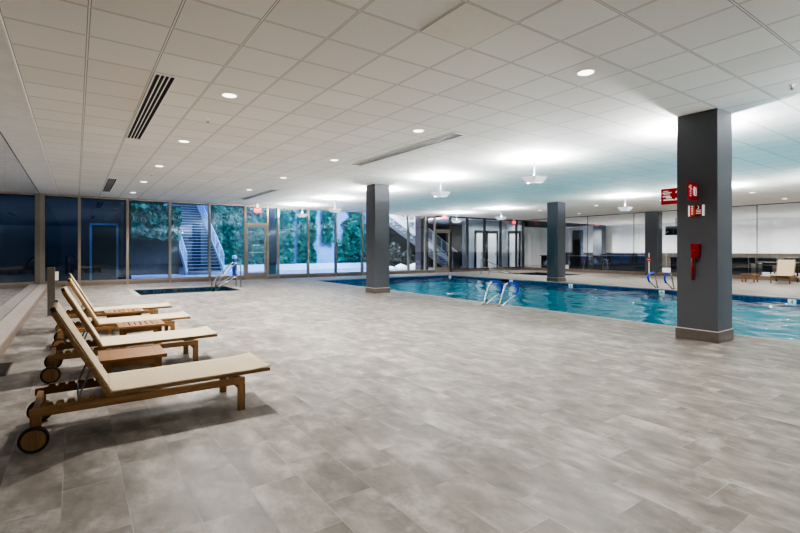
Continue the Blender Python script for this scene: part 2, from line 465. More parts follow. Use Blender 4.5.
# ------------------------------------------------------------------ glass partition to the lounge
def wr_panel(a, b, n, lab):
    root = bpy.data.objects.new(f'window_{n}', None); COL.objects.link(root); root.location = (XR, (a + b) / 2, 0)
    struct(root, lab, 'glass partition'); off = root.location
    MB(off).box(XR - .006, XR + .006, a + .008, b - .008, .17, CEIL - .03).build('pane', M['partglass'], root)
    m = MB(off); m.box(XR - .008, XR + .008, b - .014, b + .014, .17, CEIL - .03); m.box(XR - .02, XR + .02, a, b, CEIL - .03, CEIL)
    m.build('frame', M['darkframe'], root)
    MB(off).box(XR - .06, XR + .06, a, b, 0, .17).build('base', M['sill'], root)
pj = [YF + .1, -4.4, -.69, 2.02, 4.73, 7.44, 10.15, 12.86, 15.57, 18.28, YB - .12]
plab = ['behind the camera', 'beside the front wall', 'far end of the pool', 'outside the picture', 'behind the single lounger across the pool', 'between the single lounger and the wide pillar',
        'around the charcoal wall pillar', 'in front of the long black counter', 'in front of the second black counter', 'next to the hall corner']
for k, (a, b) in enumerate(zip(pj, pj[1:])):
    wr_panel(a, b, 40 + k, 'frameless glass partition panel ' + plab[k])

# lounge behind the partition
LX, LY0, LY1 = 35.5, -7.0, 26.0
struct(MB().rect(XR + .02, LX, LY0, LY1, 0.0).build('floor', M['loungefloor']), 'pale floor of the lounge behind the glass', 'floor')
struct(MB().box(XR + .3, LX + .2, LY0, LY1, CEIL, CEIL + .1).build('ceiling', M['soffit']), 'smooth ceiling of the lounge behind the glass', 'ceiling')
struct(MB().box(LX, LX + .2, LY0, LY1, 0, CEIL).build('wall_right', M['white']), 'white end wall of the lounge behind the glass', 'wall')
struct(MB().box(XR, LX, LY1, LY1 + .2, 0, CEIL).build('wall_back', M['white']), 'white side wall of the lounge', 'wall')
struct(MB().box(XR, LX, LY0 - .2, LY0, 0, CEIL).build('wall_end', M['white']), 'white lounge wall on the near side', 'wall')
struct(MB().box(LX - .06, LX - .002, LY0, LY1, 0, 1.08).build('baseboard_right', M['olive']), 'olive dado panel along the lounge wall', 'dado')

# ------------------------------------------------------------------ pillars
def pillar(x0, x1, y0, y1, label, mat='column', base=True):
    t = thing('square_pillar', label, 'pillar', ((x0 + x1) / 2, (y0 + y1) / 2, 0), kind='thing')
    o = t.location
    MB(o).box(x0, x1, y0, y1, .15 if base else 0, CEIL - .001).build('shaft', M[mat], t, bevel=.006)
    if base:
        MB(o).box(x0 - .014, x1 + .014, y0 - .014, y1 + .014, 0, .15).build('base_tile', M['colbase'], t, bevel=.003)
        m = MB(o); e = .016
        for a in ((x0 - e, x1 + e, y0 - e, y0), (x0 - e, x1 + e, y1, y1 + e), (x0 - e, x0, y0, y1), (x1, x1 + e, y0, y1)):
            m.box(*a, .15, .162)
        m.build('base_edge', M['colbase_top'], t)
    return t
pillar(7.30, 7.81, 2.69, 3.22, 'large charcoal pillar carrying the red signs')
pillar(7.30, 7.82, 11.66, 12.18, 'grey pillar at the pool edge in front of the garden windows')
pillar(16.10, 16.62, 11.66, 12.18, 'grey pillar on the far deck beyond the pool')
pillar(24.18, 24.75, 11.62, 12.22, 'charcoal pillar set in the glass partition', base=False)

# ------------------------------------------------------------------ pool and tubs
WATER = -.10
def pool(name, rect, depth, label, cat, basin, band, water, bandh, curb=.3):
    x0, x1, y0, y1 = rect
    t = thing(name, label, cat, ((x0 + x1) / 2, (y0 + y1) / 2, 0), kind='thing'); o = t.location
    m = MB(o); e = .003
    X0, X1, Y0, Y1 = x0 + e, x1 - e, y0 + e, y1 - e
    m.rect(X0, X1, Y0, Y1, -depth)
    m.face([(X0, Y0, -depth), (X0, Y1, -depth), (X0, Y1, -bandh), (X0, Y0, -bandh)])
    m.face([(X1, Y0, -depth), (X1, Y1, -depth), (X1, Y1, -bandh), (X1, Y0, -bandh)])
    m.face([(X0, Y0, -depth), (X1, Y0, -depth), (X1, Y0, -bandh), (X0, Y0, -bandh)])
    m.face([(X0, Y1, -depth), (X1, Y1, -depth), (X1, Y1, -bandh), (X0, Y1, -bandh)])
    m.build('basin', M[basin], t, recalc=False)
    m = MB(o)
    m.face([(X0, Y0, -bandh), (X0, Y1, -bandh), (X0, Y1, -.02), (X0, Y0, -.02)])
    m.face([(X1, Y0, -bandh), (X1, Y1, -bandh), (X1, Y1, -.02), (X1, Y0, -.02)])
    m.face([(X0, Y0, -bandh), (X1, Y0, -bandh), (X1, Y0, -.02), (X0, Y0, -.02)])
    m.face([(X0, Y1, -bandh), (X1, Y1, -bandh), (X1, Y1, -.02), (X0, Y1, -.02)])
    m.build('waterline_tile', M[band], t, recalc=False)
    m = MB(o); c = .14; h = .006
    m.box(x0 - c, x0 + .02, y0 - c, y1 + c, -.03, h); m.box(x1 - .02, x1 + c, y0 - c, y1 + c, -.03, h)
    m.box(x0 + .02, x1 - .02, y0 - c, y0 + .02, -.03, h); m.box(x0 + .02, x1 - .02, y1 - .02, y1 + c, -.03, h)
    m.build('coping', M['coping'], t, bevel=.006)
    amp = 1.0 if depth > 1.1 else .12
    nu, nv = int((X1 - X0) / .075), int((Y1 - Y0) / .075)
    def wave(u, w):
        x, y = X0 + .004 + u * (X1 - X0 - .008), Y0 + .004 + w * (Y1 - Y0 - .008)
        calm = .55 + .45 * noise.noise(Vector((x * .35, y * .35, 5)))
        h = 1.7 * .034 * noise.noise(Vector((x * 1.5, y * 1.1, 0))) + 1.5 * .024 * noise.noise(Vector((x * 3.4 + 9, y * 3.0, 2)))
        return (x, y, WATER + amp * calm * h)
    MB(o).grid(wave, nu, nv).build('water_surface', M[water], t, smooth=True, recalc=False)
    return t
lap = pool('swimming_pool', (PX0, PX1, PY0, PY1), 1.25, 'long turquoise swimming pool with a blue tile waterline', 'pool', 'bluebasin', 'tileband', 'water', .34)
tubA = pool('spa_tub', TA, 1.0, 'sunken square spa tub by the garden windows', 'hot tub', 'darkbasin', 'tilebanddark', 'tubwater', .3)
tubB = pool('spa_tub', TB, 1.0, 'sunken dark spa tub on the far deck by the glass corner', 'hot tub', 'darkbasin', 'tilebanddark', 'tubwater', .3)
def font(name, txt, size, mat, parent, loc, rot, ext=.002):
    cu = bpy.data.curves.new(name, 'FONT'); cu.body = txt; cu.size = size; cu.extrude = ext
    cu.align_x = 'CENTER'; cu.align_y = 'CENTER'; cu.materials.append(mat)
    tmp = bpy.data.objects.new(name, cu); COL.objects.link(tmp)
    me = bpy.data.meshes.new_from_object(tmp.evaluated_get(bpy.context.evaluated_depsgraph_get()))
    bpy.data.objects.remove(tmp); bpy.data.curves.remove(cu)
    if not me.materials: me.materials.append(mat)
    o = bpy.data.objects.new(name, me); COL.objects.link(o); o.parent = parent; o.location = loc; o.rotation_euler = rot
    return o
for px in (450, 511, 570.7, 661.7, 792):
    y = at_x(px, PX1 - .01)
    o = lap.location
    m = MB(o).box(PX1 - .014, PX1 - .005, y - .09, y + .09, -.20, -.035)
    mk = m.build('depth_marker', M['signwhite'], lap)
    font('numeral', '4', .13, M['black'], mk, (PX1 - .016 - o.x, y - o.y, -.105), (R(90), 0, R(-90)))
ys = at_x(504.5, PX1 - .01)
MB(lap.location).box(PX1 - .016, PX1 - .005, ys - .2, ys + .2, -.22, -.03).build('skimmer_mouth', M['black'], lap)

# grab rails at the pool edge
def bez(pts, n=8):
    out = []
    m = len(pts)
    for i in range(m - 1):
        p0, p1, p2, p3 = (Vector(pts[max(i - 1, 0)]), Vector(pts[i]), Vector(pts[i + 1]), Vector(pts[min(i + 2, m - 1)]))
        for k in range(n):
            t = k / n
            out.append(0.5 * ((2 * p1) + (-p0 + p2) * t + (2 * p0 - 5 * p1 + 4 * p2 - p3) * t * t + (-p0 + 3 * p1 - 3 * p2 + p3) * t ** 3))
    out.append(Vector(pts[-1])); return out
def grab_rail(loc, rz, label, group):
    t = thing('grab_rail', label, 'pool rail', loc, rz, group)
    path = bez([(0, 0, 0), (.10, 0, .22), (.19, 0, .44), (.27, 0, .51), (.38, 0, .525), (.55, 0, .50), (.65, 0, .42), (.655, 0, .33), (.58, 0, .24), (.42, 0, .16), (.26, 0, .08), (.12, 0, .0)], 6)
    MB().tube(path, .021, 12).build('steel_rail', M['steel'], t, smooth=True)
    MB().tube(path[20:50], .028, 12).build('foam_sleeve', M['bluesleeve'], t, smooth=True)
    m = MB(); m.lathe([(.05, 0), (.05, .012), (.026, .02)], (0, 0, 0)); m.lathe([(.05, 0), (.05, .012), (.026, .02)], (.12, 0, 0))
    m.build('floor_flange', M['steel'], t)
    return t
grab_rail((7.90, 7.80, 0.006), 0, 'blue-sleeved steel grab rail on the deck side of the pool, farther from the sign pillar', 'pool grab rails')
grab_rail((7.90, 7.30, 0.006), 0, 'blue-sleeved steel grab rail on the deck side of the pool, closer to the sign pillar', 'pool grab rails')
grab_rail((16.30, 7.80, 0.006), PI, 'blue-sleeved steel grab rail across the pool, beside the small red disc sign', 'pool grab rails')
grab_rail((16.30, 7.27, 0.006), PI, 'blue-sleeved steel grab rail across the pool, closest to the sign pillar edge', 'pool grab rails')

def stair_rail(loc, rz, label, group, run=.95, drop=.15, h=.84):
    t = thing('handrail', label, 'handrail', loc, rz, group)
    p = bez([(0, 0, 0), (0, 0, h * .5), (0, 0, h - .1), (.03, 0, h - .02), (.11, 0, h), (.2, 0, h - .04)], 5) + [Vector((run, 0, drop)), Vector((run, 0, -.4))]
    MB().tube(p, .022, 10).build('upper_tube', M['steel'], t, smooth=True)
    MB().tube([(0, 0, h * .42), (run * .25, 0, h * .40), (run, 0, -.08)], .018, 10).build('lower_tube', M['steel'], t, smooth=True)
    MB().lathe([(.05, 0), (.05, .012), (.026, .02)]).build('floor_flange', M['steel'], t)
    return t
stair_rail((4.78, 17.15, 0), PI, 'steel handrail into the spa tub, nearer the garden windows', 'spa tub handrails', .85)
stair_rail((4.78, 16.60, 0), PI, 'steel handrail into the spa tub, farther from the garden windows', 'spa tub handrails', .85)
stair_rail((18.3, 18.2, 0), R(-38), 'steel handrail by the far spa tub in front of the corridor windows', 'far tub handrails', 1.6, .05, .82)
stair_rail((18.2, 17.5, 0), R(-38), 'second steel handrail by the far spa tub, pool side', 'far tub handrails', 1.6, .05, .3)

# ------------------------------------------------------------------ loungers
def make_lounger():
    t = thing('sun_lounger', '-', 'sun lounger')
    hw = .285
    for s in (-1, 1):
        MB().box(-.25, 1.13, s * hw - .016, s * hw + .016, .212, .264).build('side_rail', M['teak'], t, bevel=.004)
        m = MB().box(1.075, 1.13, s * hw - .02, s * hw + .02, 0, .212)
        m.prism([(1.075, .212), (1.04, .212), (1.075, .177)], lambda u, w, d: (u, d, w), s * hw - .015, s * hw + .015)
        m.build('leg', M['teakz'], t, bevel=.004)
        MB().box(-.245, -.185, s * hw - .02, s * hw + .02, .07, .212).build('leg', M['teakz'], t, bevel=.004)
        # notched rail on which the prop rests
        pr = [(-.2, .225), (.24, .225), (.24, .272), (.175, .272)]
        x = .175
        for k in range(6):
            pr += [(x - .003, .292), (x - .038, .292), (x - .046, .272), (x - .058, .270)]
            x -= .060
        pr += [(-.2, .268)]
        y0 = s * (hw - .022) - .012
        MB().prism(pr, lambda u, w, d: (u, d, w), y0, y0 + .024).build('notched_rail', M['teak'], t)
        yw = s * (hw + .048)
        w = MB().lathe([(.066, -.013), (.068, -.011), (.068, .011), (.066, .013)], (-.222, yw, .082), 'y', 28).build('wheel', M['teakz'], t)
        MB().lathe([(.066, -.016), (.078, -.017), (.082, -.012), (.082, .012), (.078, .017), (.066, .016)], (-.222, yw, .082), 'y', 28, True).build('tyre', M['rubber'], w, smooth=True)
        # seat and back side rails
        MB().beam((.17, s * .27, .283), (1.345, s * .27, .292), .035, .024).build('seat_rail', M['teak'], t, bevel=.004)
        MB().beam((.20, s * .27, .270), (-.125, s * .27, .885), .038, .03, (1, 0, 0)).build('back_rail', M['teak'], t, bevel=.004)
    for xa, xb, za, zb in ((-.235, -.195, .20, .25), (1.08, 1.12, .19, .25), (.3, .34, .215, .262)):
        MB().box(xa, xb, -hw + .016, hw - .016, za, zb).build('cross_rail', M['teaky'], t, bevel=.003)
    MB().tube([(-.222, -hw - .06, .082), (-.222, hw + .06, .082)], .008, 8).build('axle', M['greysteel'], t)
    # sling of the seat, slightly dished, lip raised at the foot
    def seat(u, v):
        x = .185 + u * 1.165; yy = (v - .5) * .575
        dish = -.012 * (1 - (2 * v - 1) ** 4) * min(1, 8 * u)
        lip = .018 * max(0, (u - .86) / .14) ** 1.6
        return (x, yy, .301 + .009 * u + dish + lip)
    def solid(o, th):
        md = o.modifiers.new('thick', 'SOLIDIFY'); md.thickness = th; md.offset = 0
    s1 = MB().grid(seat, 30, 14).build('seat_sling', M['sling'], t, smooth=True); solid(s1, .007)
    d = Vector((-.325, 0, .615)).normalized(); nrm = Vector((d.z, 0, -d.x))
    def back(u, v):
        L = .69
        p = Vector((.195, 0, .285)) + d * (u * L) + nrm * (.019 - .012 * (1 - (2 * v - 1) ** 4) * (1 if .02 < u < .99 else 0))
        return (p.x, (v - .5) * .53, p.z)
    s2 = MB().grid(back, 22, 14).build('back_sling', M['sling'], t, smooth=True); solid(s2, .006)
    top = Vector((.195, 0, .285)) + d * .69
    MB().tube([(top.x, -.27, top.z), (top.x, .27, top.z)], .013, 10).build('top_bar', M['teaky'], t)
    for s in (-1, 1):
        MB().beam((top.x + .012, s * .262, top.z - .02), (top.x - .004, s * .262, top.z + .022), .03, .03, (1, 0, 0)).build('corner_cap', M['blackplastic'], t, bevel=.006)
    m = MB(); a = .2
    m.tube([(.085, -.2, .475), (.012, -.25, .272), (.012, .25, .272), (.085, .2, .475)], .006, 8)
    m.build('back_prop', M['greysteel'], t)
    return t
LNG = 'teak sun loungers along the glass wall'
lg0 = make_lounger()
lspots = [(0.0, 4.10, 0, 'teak sun lounger with cream sling, first of the row, wooden wheel in full view'),
          (0.02, 5.96, 0, 'teak sun lounger with cream sling just behind the small closed-top teak table'),
          (0.05, 7.68, 0, 'teak sun lounger with cream sling between the two slotted teak tables'),
          (.04, 9.27, 0, 'teak sun lounger with cream sling, last of the row by the spa tub')]
for k, (x, y, r, lab) in enumerate(lspots):
    o = lg0 if k == 0 else dup(lg0)
    o.location = (x, y, 0); o.rotation_euler = (0, 0, r); tag(o, lab, 'sun lounger', LNG)
o = dup(lg0); o.location = (23.4, 6.2, 0); o.rotation_euler = (0, 0, PI + R(6)); tag(o, 'teak sun lounger standing alone across the pool by the glass partition', 'sun lounger'); del o['group']

def make_table(slots):
    t = thing('side_table', '-', 'side table')
    W, D, H = .53, .48, .33
    m = MB()
    if slots:
        n = 6; g = .012; w = (W - .14) / n
        m.box(-W / 2, -W / 2 + .07, -D / 2, D / 2, H - .03, H); m.box(W / 2 - .07, W / 2, -D / 2, D / 2, H - .03, H)
        m.box(-W / 2 + .07, W / 2 - .07, -D / 2, -D / 2 + .07, H - .03, H); m.box(-W / 2 + .07, W / 2 - .07, D / 2 - .07, D / 2, H - .03, H)
        for k in range(n):
            x0 = -W / 2 + .07 + k * w
            m.box(x0 + g * .5, x0 + w - g * .5, -D / 2 + .07, D / 2 - .07, H - .028, H - .001)
    else:
        m.box(-W / 2, -W / 2 + .075, -D / 2, D / 2, H - .03, H); m.box(W / 2 - .075, W / 2, -D / 2, D / 2, H - .03, H)
        n = 6; w = D / n
        for k in range(n):
            m.box(-W / 2 + .076, W / 2 - .076, -D / 2 + k * w + .001, -D / 2 + (k + 1) * w - .001, H - .03, H - .001)
    m.build('tabletop', M['teaktop'], t, bevel=.0015)
    for sx in (-1, 1):
        for sy in (-1, 1):
            MB().box(sx * .2 - .025, sx * .2 + .025, sy * .185 - .025, sy * .185 + .025, 0, H - .03).build('leg', M['teakz'], t, bevel=.003)
    m = MB()
    for s in (-1, 1):
        m.box(-.175, .175, s * .185 - .012, s * .185 + .012, H - .085, H - .03); m.box(s * .2 - .012, s * .2 + .012, -.16, .16, H - .085, H - .03)
    m.build('apron', M['teak'], t)
    return t
TG = 'teak side tables between the loungers'
tb = make_table(False); tb.location = (.435, 5.03, 0); tag(tb, 'low teak side table with a closed plank top in the first gap between loungers', 'side table', TG)
ts = make_table(True); ts.location = (.70, 6.98, 0); tag(ts, 'low teak side table with a slotted top in the second gap between loungers', 'side table', TG)
t3 = dup(ts); t3.location = (.63, 8.60, 0); tag(t3, 'low teak side table with a slotted top beside the last lounger of the row', 'side table', TG)
t4 = dup(ts); t4.location = (22.3, 7.07, 0); t4.rotation_euler = (0, 0, R(90)); tag(t4, 'teak side table next to the single lounger across the pool', 'side table'); del t4['group']

# push-button post, floor grille
t = thing('push_button_post', 'grey metal push-button post with a white box near the corner window', 'post', (-.40, 11.4, 0)); o = t.location
MB().box(-.06, .06, -.05, .05, .012, .965).build('post_body', M['postmetal'], t, bevel=.004)
MB().box(-.09, .09, -.08, .08, 0, .012).build('base_plate', M['frame'], t)
m = MB().box(.06, .115, -.045, .045, .70, .87); bx_ = m.build('button_box', M['whitemetal'], t, bevel=.006)
MB().box(.062, .10, -.03, .03, .62, .70).build('bracket', M['sill'], t)
g = thing('floor_grille', 'dark metal floor grille at the foot of the tiled curb', 'grille', (-.665, 6.58, 0))
MB().box(-.075, .075, -.36, .36, .0005, .004).build('frame', M['grate'], g)
m = MB()
for k in range(22): m.box(-.062, .062, -.34 + k * .031, -.34 + k * .031 + .014, .004, .008)
m.build('bars', M['darkframe'], g)

# ------------------------------------------------------------------ ceiling fittings
def vent(x0, x1, y0, y1, label, n=4):
    t = thing('ceiling_vent', label, 'ceiling vent', ((x0 + x1) / 2, (y0 + y1) / 2, CEIL), group='slot vents in the ceiling')
    W, L = (x1 - x0) / 2, (y1 - y0) / 2
    MB().box(-W + .004, W - .004, -L + .004, L - .004, -.004, -.001).build('cavity', M['ventdark'], t)
    m = MB(); e = .018
    m.box(-W, -W + e, -L, L, -.014, -.001); m.box(W - e, W, -L, L, -.014, -.001); m.box(-W + e, W - e, -L, -L + e, -.014, -.001); m.box(-W + e, W - e, L - e, L, -.014, -.001)
    m.build('frame', M['ventslat'], t)
    p = (2 * W - 2 * e) / n
    for k in range(1, n):
        x = -W + e + k * p
        MB().box(x - .008, x + .008, -L + e, L - e, -.007, -.004).build('blade', M['ventslat'], t)
    return t
vent(.715, .945, 5.76, 9.38, 'long slot vent in the ceiling above the loungers')
vent(.715, .945, 14.9, 18.5, 'slot vent in the ceiling just before the dark corner windows')
vent(5.22, 5.44, 5.8, 9.35, 'long slot vent in the ceiling between the downlights and the pendant row')
vent(5.22, 5.44, 14.6, 18.3, 'slot vent in the ceiling before the garden exit door')

dl = thing('recessed_downlight', '-', 'downlight', group='round recessed downlights')
m = MB(); prof = [(.062, -.002), (.064, -.009), (.078, -.006), (.079, -.001)]
MB().lathe([(.079, -.001), (.077, -.007), (.066, -.009), (.064, -.006), (.0635, -.0055)], (0, 0, 0), 'z', 28).build('trim_ring', M['whitemetal'], dl)
MB().lathe([(.066, -.010), (.064, -.011), (.02, -.0115)], (0, 0, 0), 'z', 28).build('lens', M['glow'], dl)
def spot(x, y, e, col=(1, .93, .84), size=150, z=CEIL - .03, rad=.05):
    l = bpy.data.lights.new('downlight_or_fill_beam', 'SPOT'); l.energy = e; l.color = col; l.spot_size = R(size); l.spot_blend = .8; l.shadow_soft_size = rad
    o = bpy.data.objects.new('downlight_or_fill_beam', l); COL.objects.link(o); o.location = (x, y, z); return o
rows = [(1.6, 6.05, 'above the loungers'), (1.6, 9.08, 'beyond the long slot vent'), (1.6, 12.1, 'before the spa tub'), (1.6, 15.15, 'over the spa tub edge'), (1.6, 18.2, 'closest to the dark corner windows'),
        (4.63, 2.99, 'in the open ceiling near the sign pillar'), (4.63, 6.05, 'beside the middle slot vent'), (4.63, 9.08, 'past the middle slot vent'), (4.63, 12.1, 'short of the garden exit door'), (4.63, 15.15, 'over the deck by the spa tub handrails'),
        (19.0, 5.95, 'across the pool in front of the lounge glass'), (19.0, 8.95, 'across the pool in front of the wall pillar'), (18.9, 11.7, 'across the pool beside the far deck pillar'), (19.0, 14.8, 'over the far spa tub'), (22.3, 5.95, 'above the single lounger across the pool'), (22.3, 14.8, 'near the glass hall corner')]
first = True
for x, y, lab in rows:
    o = dl if first else dup(dl); first = False
    o.location = (x, y, CEIL); o.scale = (1.28, 1.28, 1.0); tag(o, 'round white recessed downlight in the ceiling ' + lab, 'downlight', 'round recessed downlights')
    warm = (1, .965, .925)
    spot(x, y, (420 if x < 2 else 280) if x < 5 else 230, warm, 140)
spot(1.6, -.2, 170, (1, .965, .925), 140)  # added fill without a fixture, brightens the near floor and first lounger
for x, y in ((4.63, -3.2), (19, 2.9), (12.2, -3.2), (12.2, -.2), (22.3, 2.9), (22.3, 8.95), (22.3, 18)):
    spot(x, y, 170, (1, .96, .91))

pl = thing('pendant_uplight', '-', 'pendant lamp', group='white pendant uplights over the pool edges')
MB().tube([(0, 0, 0), (0, 0, -.44)], .011, 8).build('rod', M['whitemetal'], pl)
MB().lathe([(.06, -.001), (.06, -.02), (.02, -.03)]).build('ceiling_plate', M['whitemetal'], pl)
m = MB()
def frustum(m, a, b, z0, z1, t=.004):
    for k in range(4):
        c, s = math.cos(k * PI / 2), math.sin(k * PI / 2)
        q = lambda x, y, z: (c * x - s * y, s * x + c * y, z)
        g_ = 1.0
        m.face([q(a, -a * g_, z0), q(a, a * g_, z0), q(b, b * g_, z1), q(b, -b * g_, z1)])
frustum(m, .12, .19, -.545, -.42)
tr_ = m.build('shade', M['tray'], pl); md = tr_.modifiers.new('thick', 'SOLIDIFY'); md.thickness = .006
MB().box(-.09, .09, -.09, .09, -.555, -.53).build('lamp_base', M['whitemetal'], pl, bevel=.01)
MB().lathe([(.05, -.528), (.06, -.51), (.05, -.49), (.02, -.48)]).build('lamp_lens', M['bulbglow'], pl)
def uplight(x, y, e):
    l = bpy.data.lights.new('uplight_beam', 'POINT'); l.shadow_soft_size = .025; l.energy = e; l.color = (.97, .985, 1)
    o = bpy.data.objects.new('uplight_beam', l); COL.objects.link(o); o.location = (x, y, CEIL - .415)
near = [(-5.9, None), (-2.8, None), (.25, None), (3.3, None), (6.4, 'on the deck side, closest to the sign pillar'), (9.5, 'on the deck side, beside the pool-corner pillar'), (12.6, None),
        (15.7, 'before the concrete garden wall windows'), (18.8, 'closest to the garden exit door')]
far = [(-5.9, None), (-2.9, None), (.05, None), (3.0, None), (6.0, None), (9.0, 'between the far deck pillar and the sign pillar'), (15.0, 'across the pool before the corridor windows'), (18.1, 'across the pool before the grey-stair door')]
first = True
for X, lst in ((8.03, near), (16.4, far)):
    for y, lab in lst:
        uplight(X, y, 330)
        if lab is None: lab = ('on the deck side' if X < 10 else 'across the pool') + ' %s' % ('hidden behind a pillar' if (X, y) in ((8.03, 12.6), (8.03, 3.3), (16.4, 6.0)) else 'out of view') + ('' if y in (12.6, 3.3, 6.0) else ', %s along the row' % {-5.9: 'last', -2.8: 'second last', -2.9: 'second last', .25: 'third last', .05: 'third last', 3.0: 'fourth last'}[y])
        o = pl if first else dup(pl); first = False
        o.location = (X, y, CEIL); tag(o, 'white pendant uplight ' + lab, 'pendant lamp', 'white pendant uplights over the pool edges')
sp = thing('ceiling_sprinkler', '-', 'sprinkler')
MB().lathe([(.03, -.001), (.03, -.006), (.012, -.012), (.010, -.03)]).build('ceiling_plate', M['whitemetal'], sp)
m = MB(); m.tube([(-.012, 0, -.03), (-.012, 0, -.055)], .003, 6); m.tube([(.012, 0, -.03), (.012, 0, -.055)], .003, 6); m.lathe([(.022, -.055), (.022, -.059)])
m.build('deflector', M['greysteel'], sp)
for k, (x, y, lab) in enumerate(((1.62, 7.33, 'beside the first downlight over the loungers'), (7.0, 1.8, 'near the top of the sign pillar'), (12.3, 7.2, 'over the middle of the pool'), (12.2, 13.1, 'over the far half of the pool'), (1.6, 13.4, 'near the spa tub'))):
    o = sp if k == 0 else dup(sp); o.location = (x, y, CEIL); tag(o, 'small fire sprinkler head in the ceiling ' + lab, 'sprinkler', 'fire sprinklers')
acc = MB((2.835, 2.995, CEIL)).box(2.54, 3.13, 2.70, 3.29, CEIL - .006, CEIL - .001).build('ceiling_access_panel', M['plaque'], bevel=.002)
acc.location = (2.835, 2.995, CEIL); tag(acc, 'slightly yellowed square access panel in the tiled ceiling', 'ceiling panel')

def exit_sign(x, y, z, label):
    t = thing('exit_sign', label, 'exit sign', (x, y, z), group='red exit signs')
    MB().box(-.16, .16, -.02, .02, 0, .2).build('sign_face', M['exitred'], t, bevel=.004)
    MB().box(-.05, .05, -.015, .015, .2, CEIL - z - .001 if CEIL - z > .21 else .22).build('mount', M['whitemetal'], t)
    font('lettering', 'EXIT', .13, M['signwhite'], t, (0, -.022, .1), (R(90), 0, 0))
exit_sign(at_y(257.5, 19.6), 19.6, z_of(212.5, at_y(257.5, 19.6), 19.6) , 'red exit sign hanging before the garden exit door')
exit_sign(at_y(444.5, 19.6), 19.6, z_of(218.5, at_y(444.5, 19.6), 19.6), 'red exit sign hanging before the grey-stair door')
exit_sign(at_y(514, 20.1), 20.1, z_of(224, at_y(514, 20.1), 20.1), 'red exit sign near the glass hall corner')

# ------------------------------------------------------------------ signs on the big pillar
def bars(m, rows_, u0, fn):
    """rows of small white dashes standing for the tiny lettering"""
    for (a, b, z0, z1) in rows_: fn(m, a, b, z0, z1)
xf = 7.30
s1 = thing('projecting_sign', 'red projecting safety sign on the hidden side of the pillar', 'sign', (7.5, 3.235, 2.01), group='red safety signs on the pillar')
o = s1.location
MB(o).box(7.492, 7.508, 3.235, 3.535, 2.01, 2.25).build('sign_plate', M['red'], s1)
m = MB(o); f = 7.490
for a, b, z0, z1 in ((3.43, 3.50, 2.205, 2.214), (3.38, 3.52, 2.180, 2.192), (3.40, 3.50, 2.160, 2.169), (3.40, 3.51, 2.120, 2.140), (3.38, 3.46, 2.098, 2.118), (3.36, 3.50, 2.065, 2.085), (3.30, 3.37, 2.062, 2.075)):
    m.box(f - .001, f + .002, a, b, z0, z1)
m.build('lettering', M['signwhite'], s1)
m = MB(o); arc = [(f - .001, 3.285 + .045 * math.cos(a), 2.135 + .065 * math.sin(a)) for a in [R(40 + 20 * k) for k in range(15)]]
m.tube(arc, .009, 6); m.build('symbol', M['signwhite'], s1)
s2 = thing('projecting_sign', 'red projecting safety sign on the dark face of the pillar', 'sign', (7.29, 2.95, 2.01), group='red safety signs on the pillar')
o = s2.location
MB(o).box(7.005, 7.299, 2.944, 2.956, 2.01, 2.255).build('sign_plate', M['red'], s2)
m = MB(o); f = 2.942
for k, (z0, z1, a, b) in enumerate(((2.205, 2.217, 7.06, 7.11), (2.18, 2.195, 7.03, 7.10), (2.155, 2.17, 7.07, 7.12), (2.125, 2.14, 7.06, 7.10), (2.095, 2.108, 7.07, 7.11), (2.06, 2.075, 7.06, 7.10))):
    m.box(a, b, f - .001, f + .002, z0, z1)
m.build('lettering', M['signwhite'], s2)
m = MB(o); m.tube([(7.19, f, 2.20), (7.175, f, 2.15), (7.19, f, 2.08), (7.25, f, 2.075), (7.26, f, 2.13), (7.245, f, 2.19)], .008, 6); m.tube([(7.21, f, 2.20), (7.21, f, 2.08)], .006, 6)
m.build('symbol', M['signwhite'], s2)
s3 = thing('shutoff_plaque', 'orange and red plaque with white side strips under the projecting sign', 'plaque', (xf, 2.95, 1.78)); o = s3.location
MB(o).box(xf - .03, xf - .001, 2.872, 3.028, 1.785, 1.945).build('red_face', M['darkred'], s3)
MB(o).box(xf - .036, xf - .030, 2.965, 3.028, 1.785, 1.945).build('orange_panel', M['orange'], s3)
m = MB(o); m.box(xf - .034, xf - .001, 3.029, 3.052, 1.787, 1.943); m.box(xf - .034, xf - .001, 2.848, 2.871, 1.787, 1.943); m.build('side_strip', M['signwhite'], s3)
m = MB(o); m.tube([(xf - .032, 2.925 + .012 * math.cos(a), 1.91 + .02 * math.sin(a)) for a in [R(-60 - 24 * k) for k in range(11)]], .004, 6)
for z in (1.865, 1.842, 1.82): m.box(xf - .033, xf - .029, 2.885, 2.95, z, z + .009)
for z in (1.92, 1.895, 1.87, 1.845, 1.815): m.box(xf - .039, xf - .035, 2.985, 3.008, z, z + .013)
m.build('lettering', M['signwhite'], s3)
s4 = thing('emergency_call_box', 'dark red emergency box with a hanging red pull handle on the pillar', 'call box', (xf, 2.95, .86)); o = s4.location
m = MB(o); zz = (1.185, 1.40)
m.prism([(2.91, 1.185), (2.995, 1.185), (3.012, 1.40), (2.892, 1.40)], lambda u, w, d: (d, u, w), xf - .085, xf - .001)
m.build('housing', M['darkred'], s4, bevel=.01)
MB(o).tube([(xf - .05, 2.985, 1.19), (xf - .05, 2.985, .87)], .021, 10).build('pull_handle', M['darkred'], s4, smooth=True)
m = MB(o); m.box(xf - .088, xf - .085, 2.94, 2.975, 1.29, 1.305); m.build('lettering', M['orange'], s4)

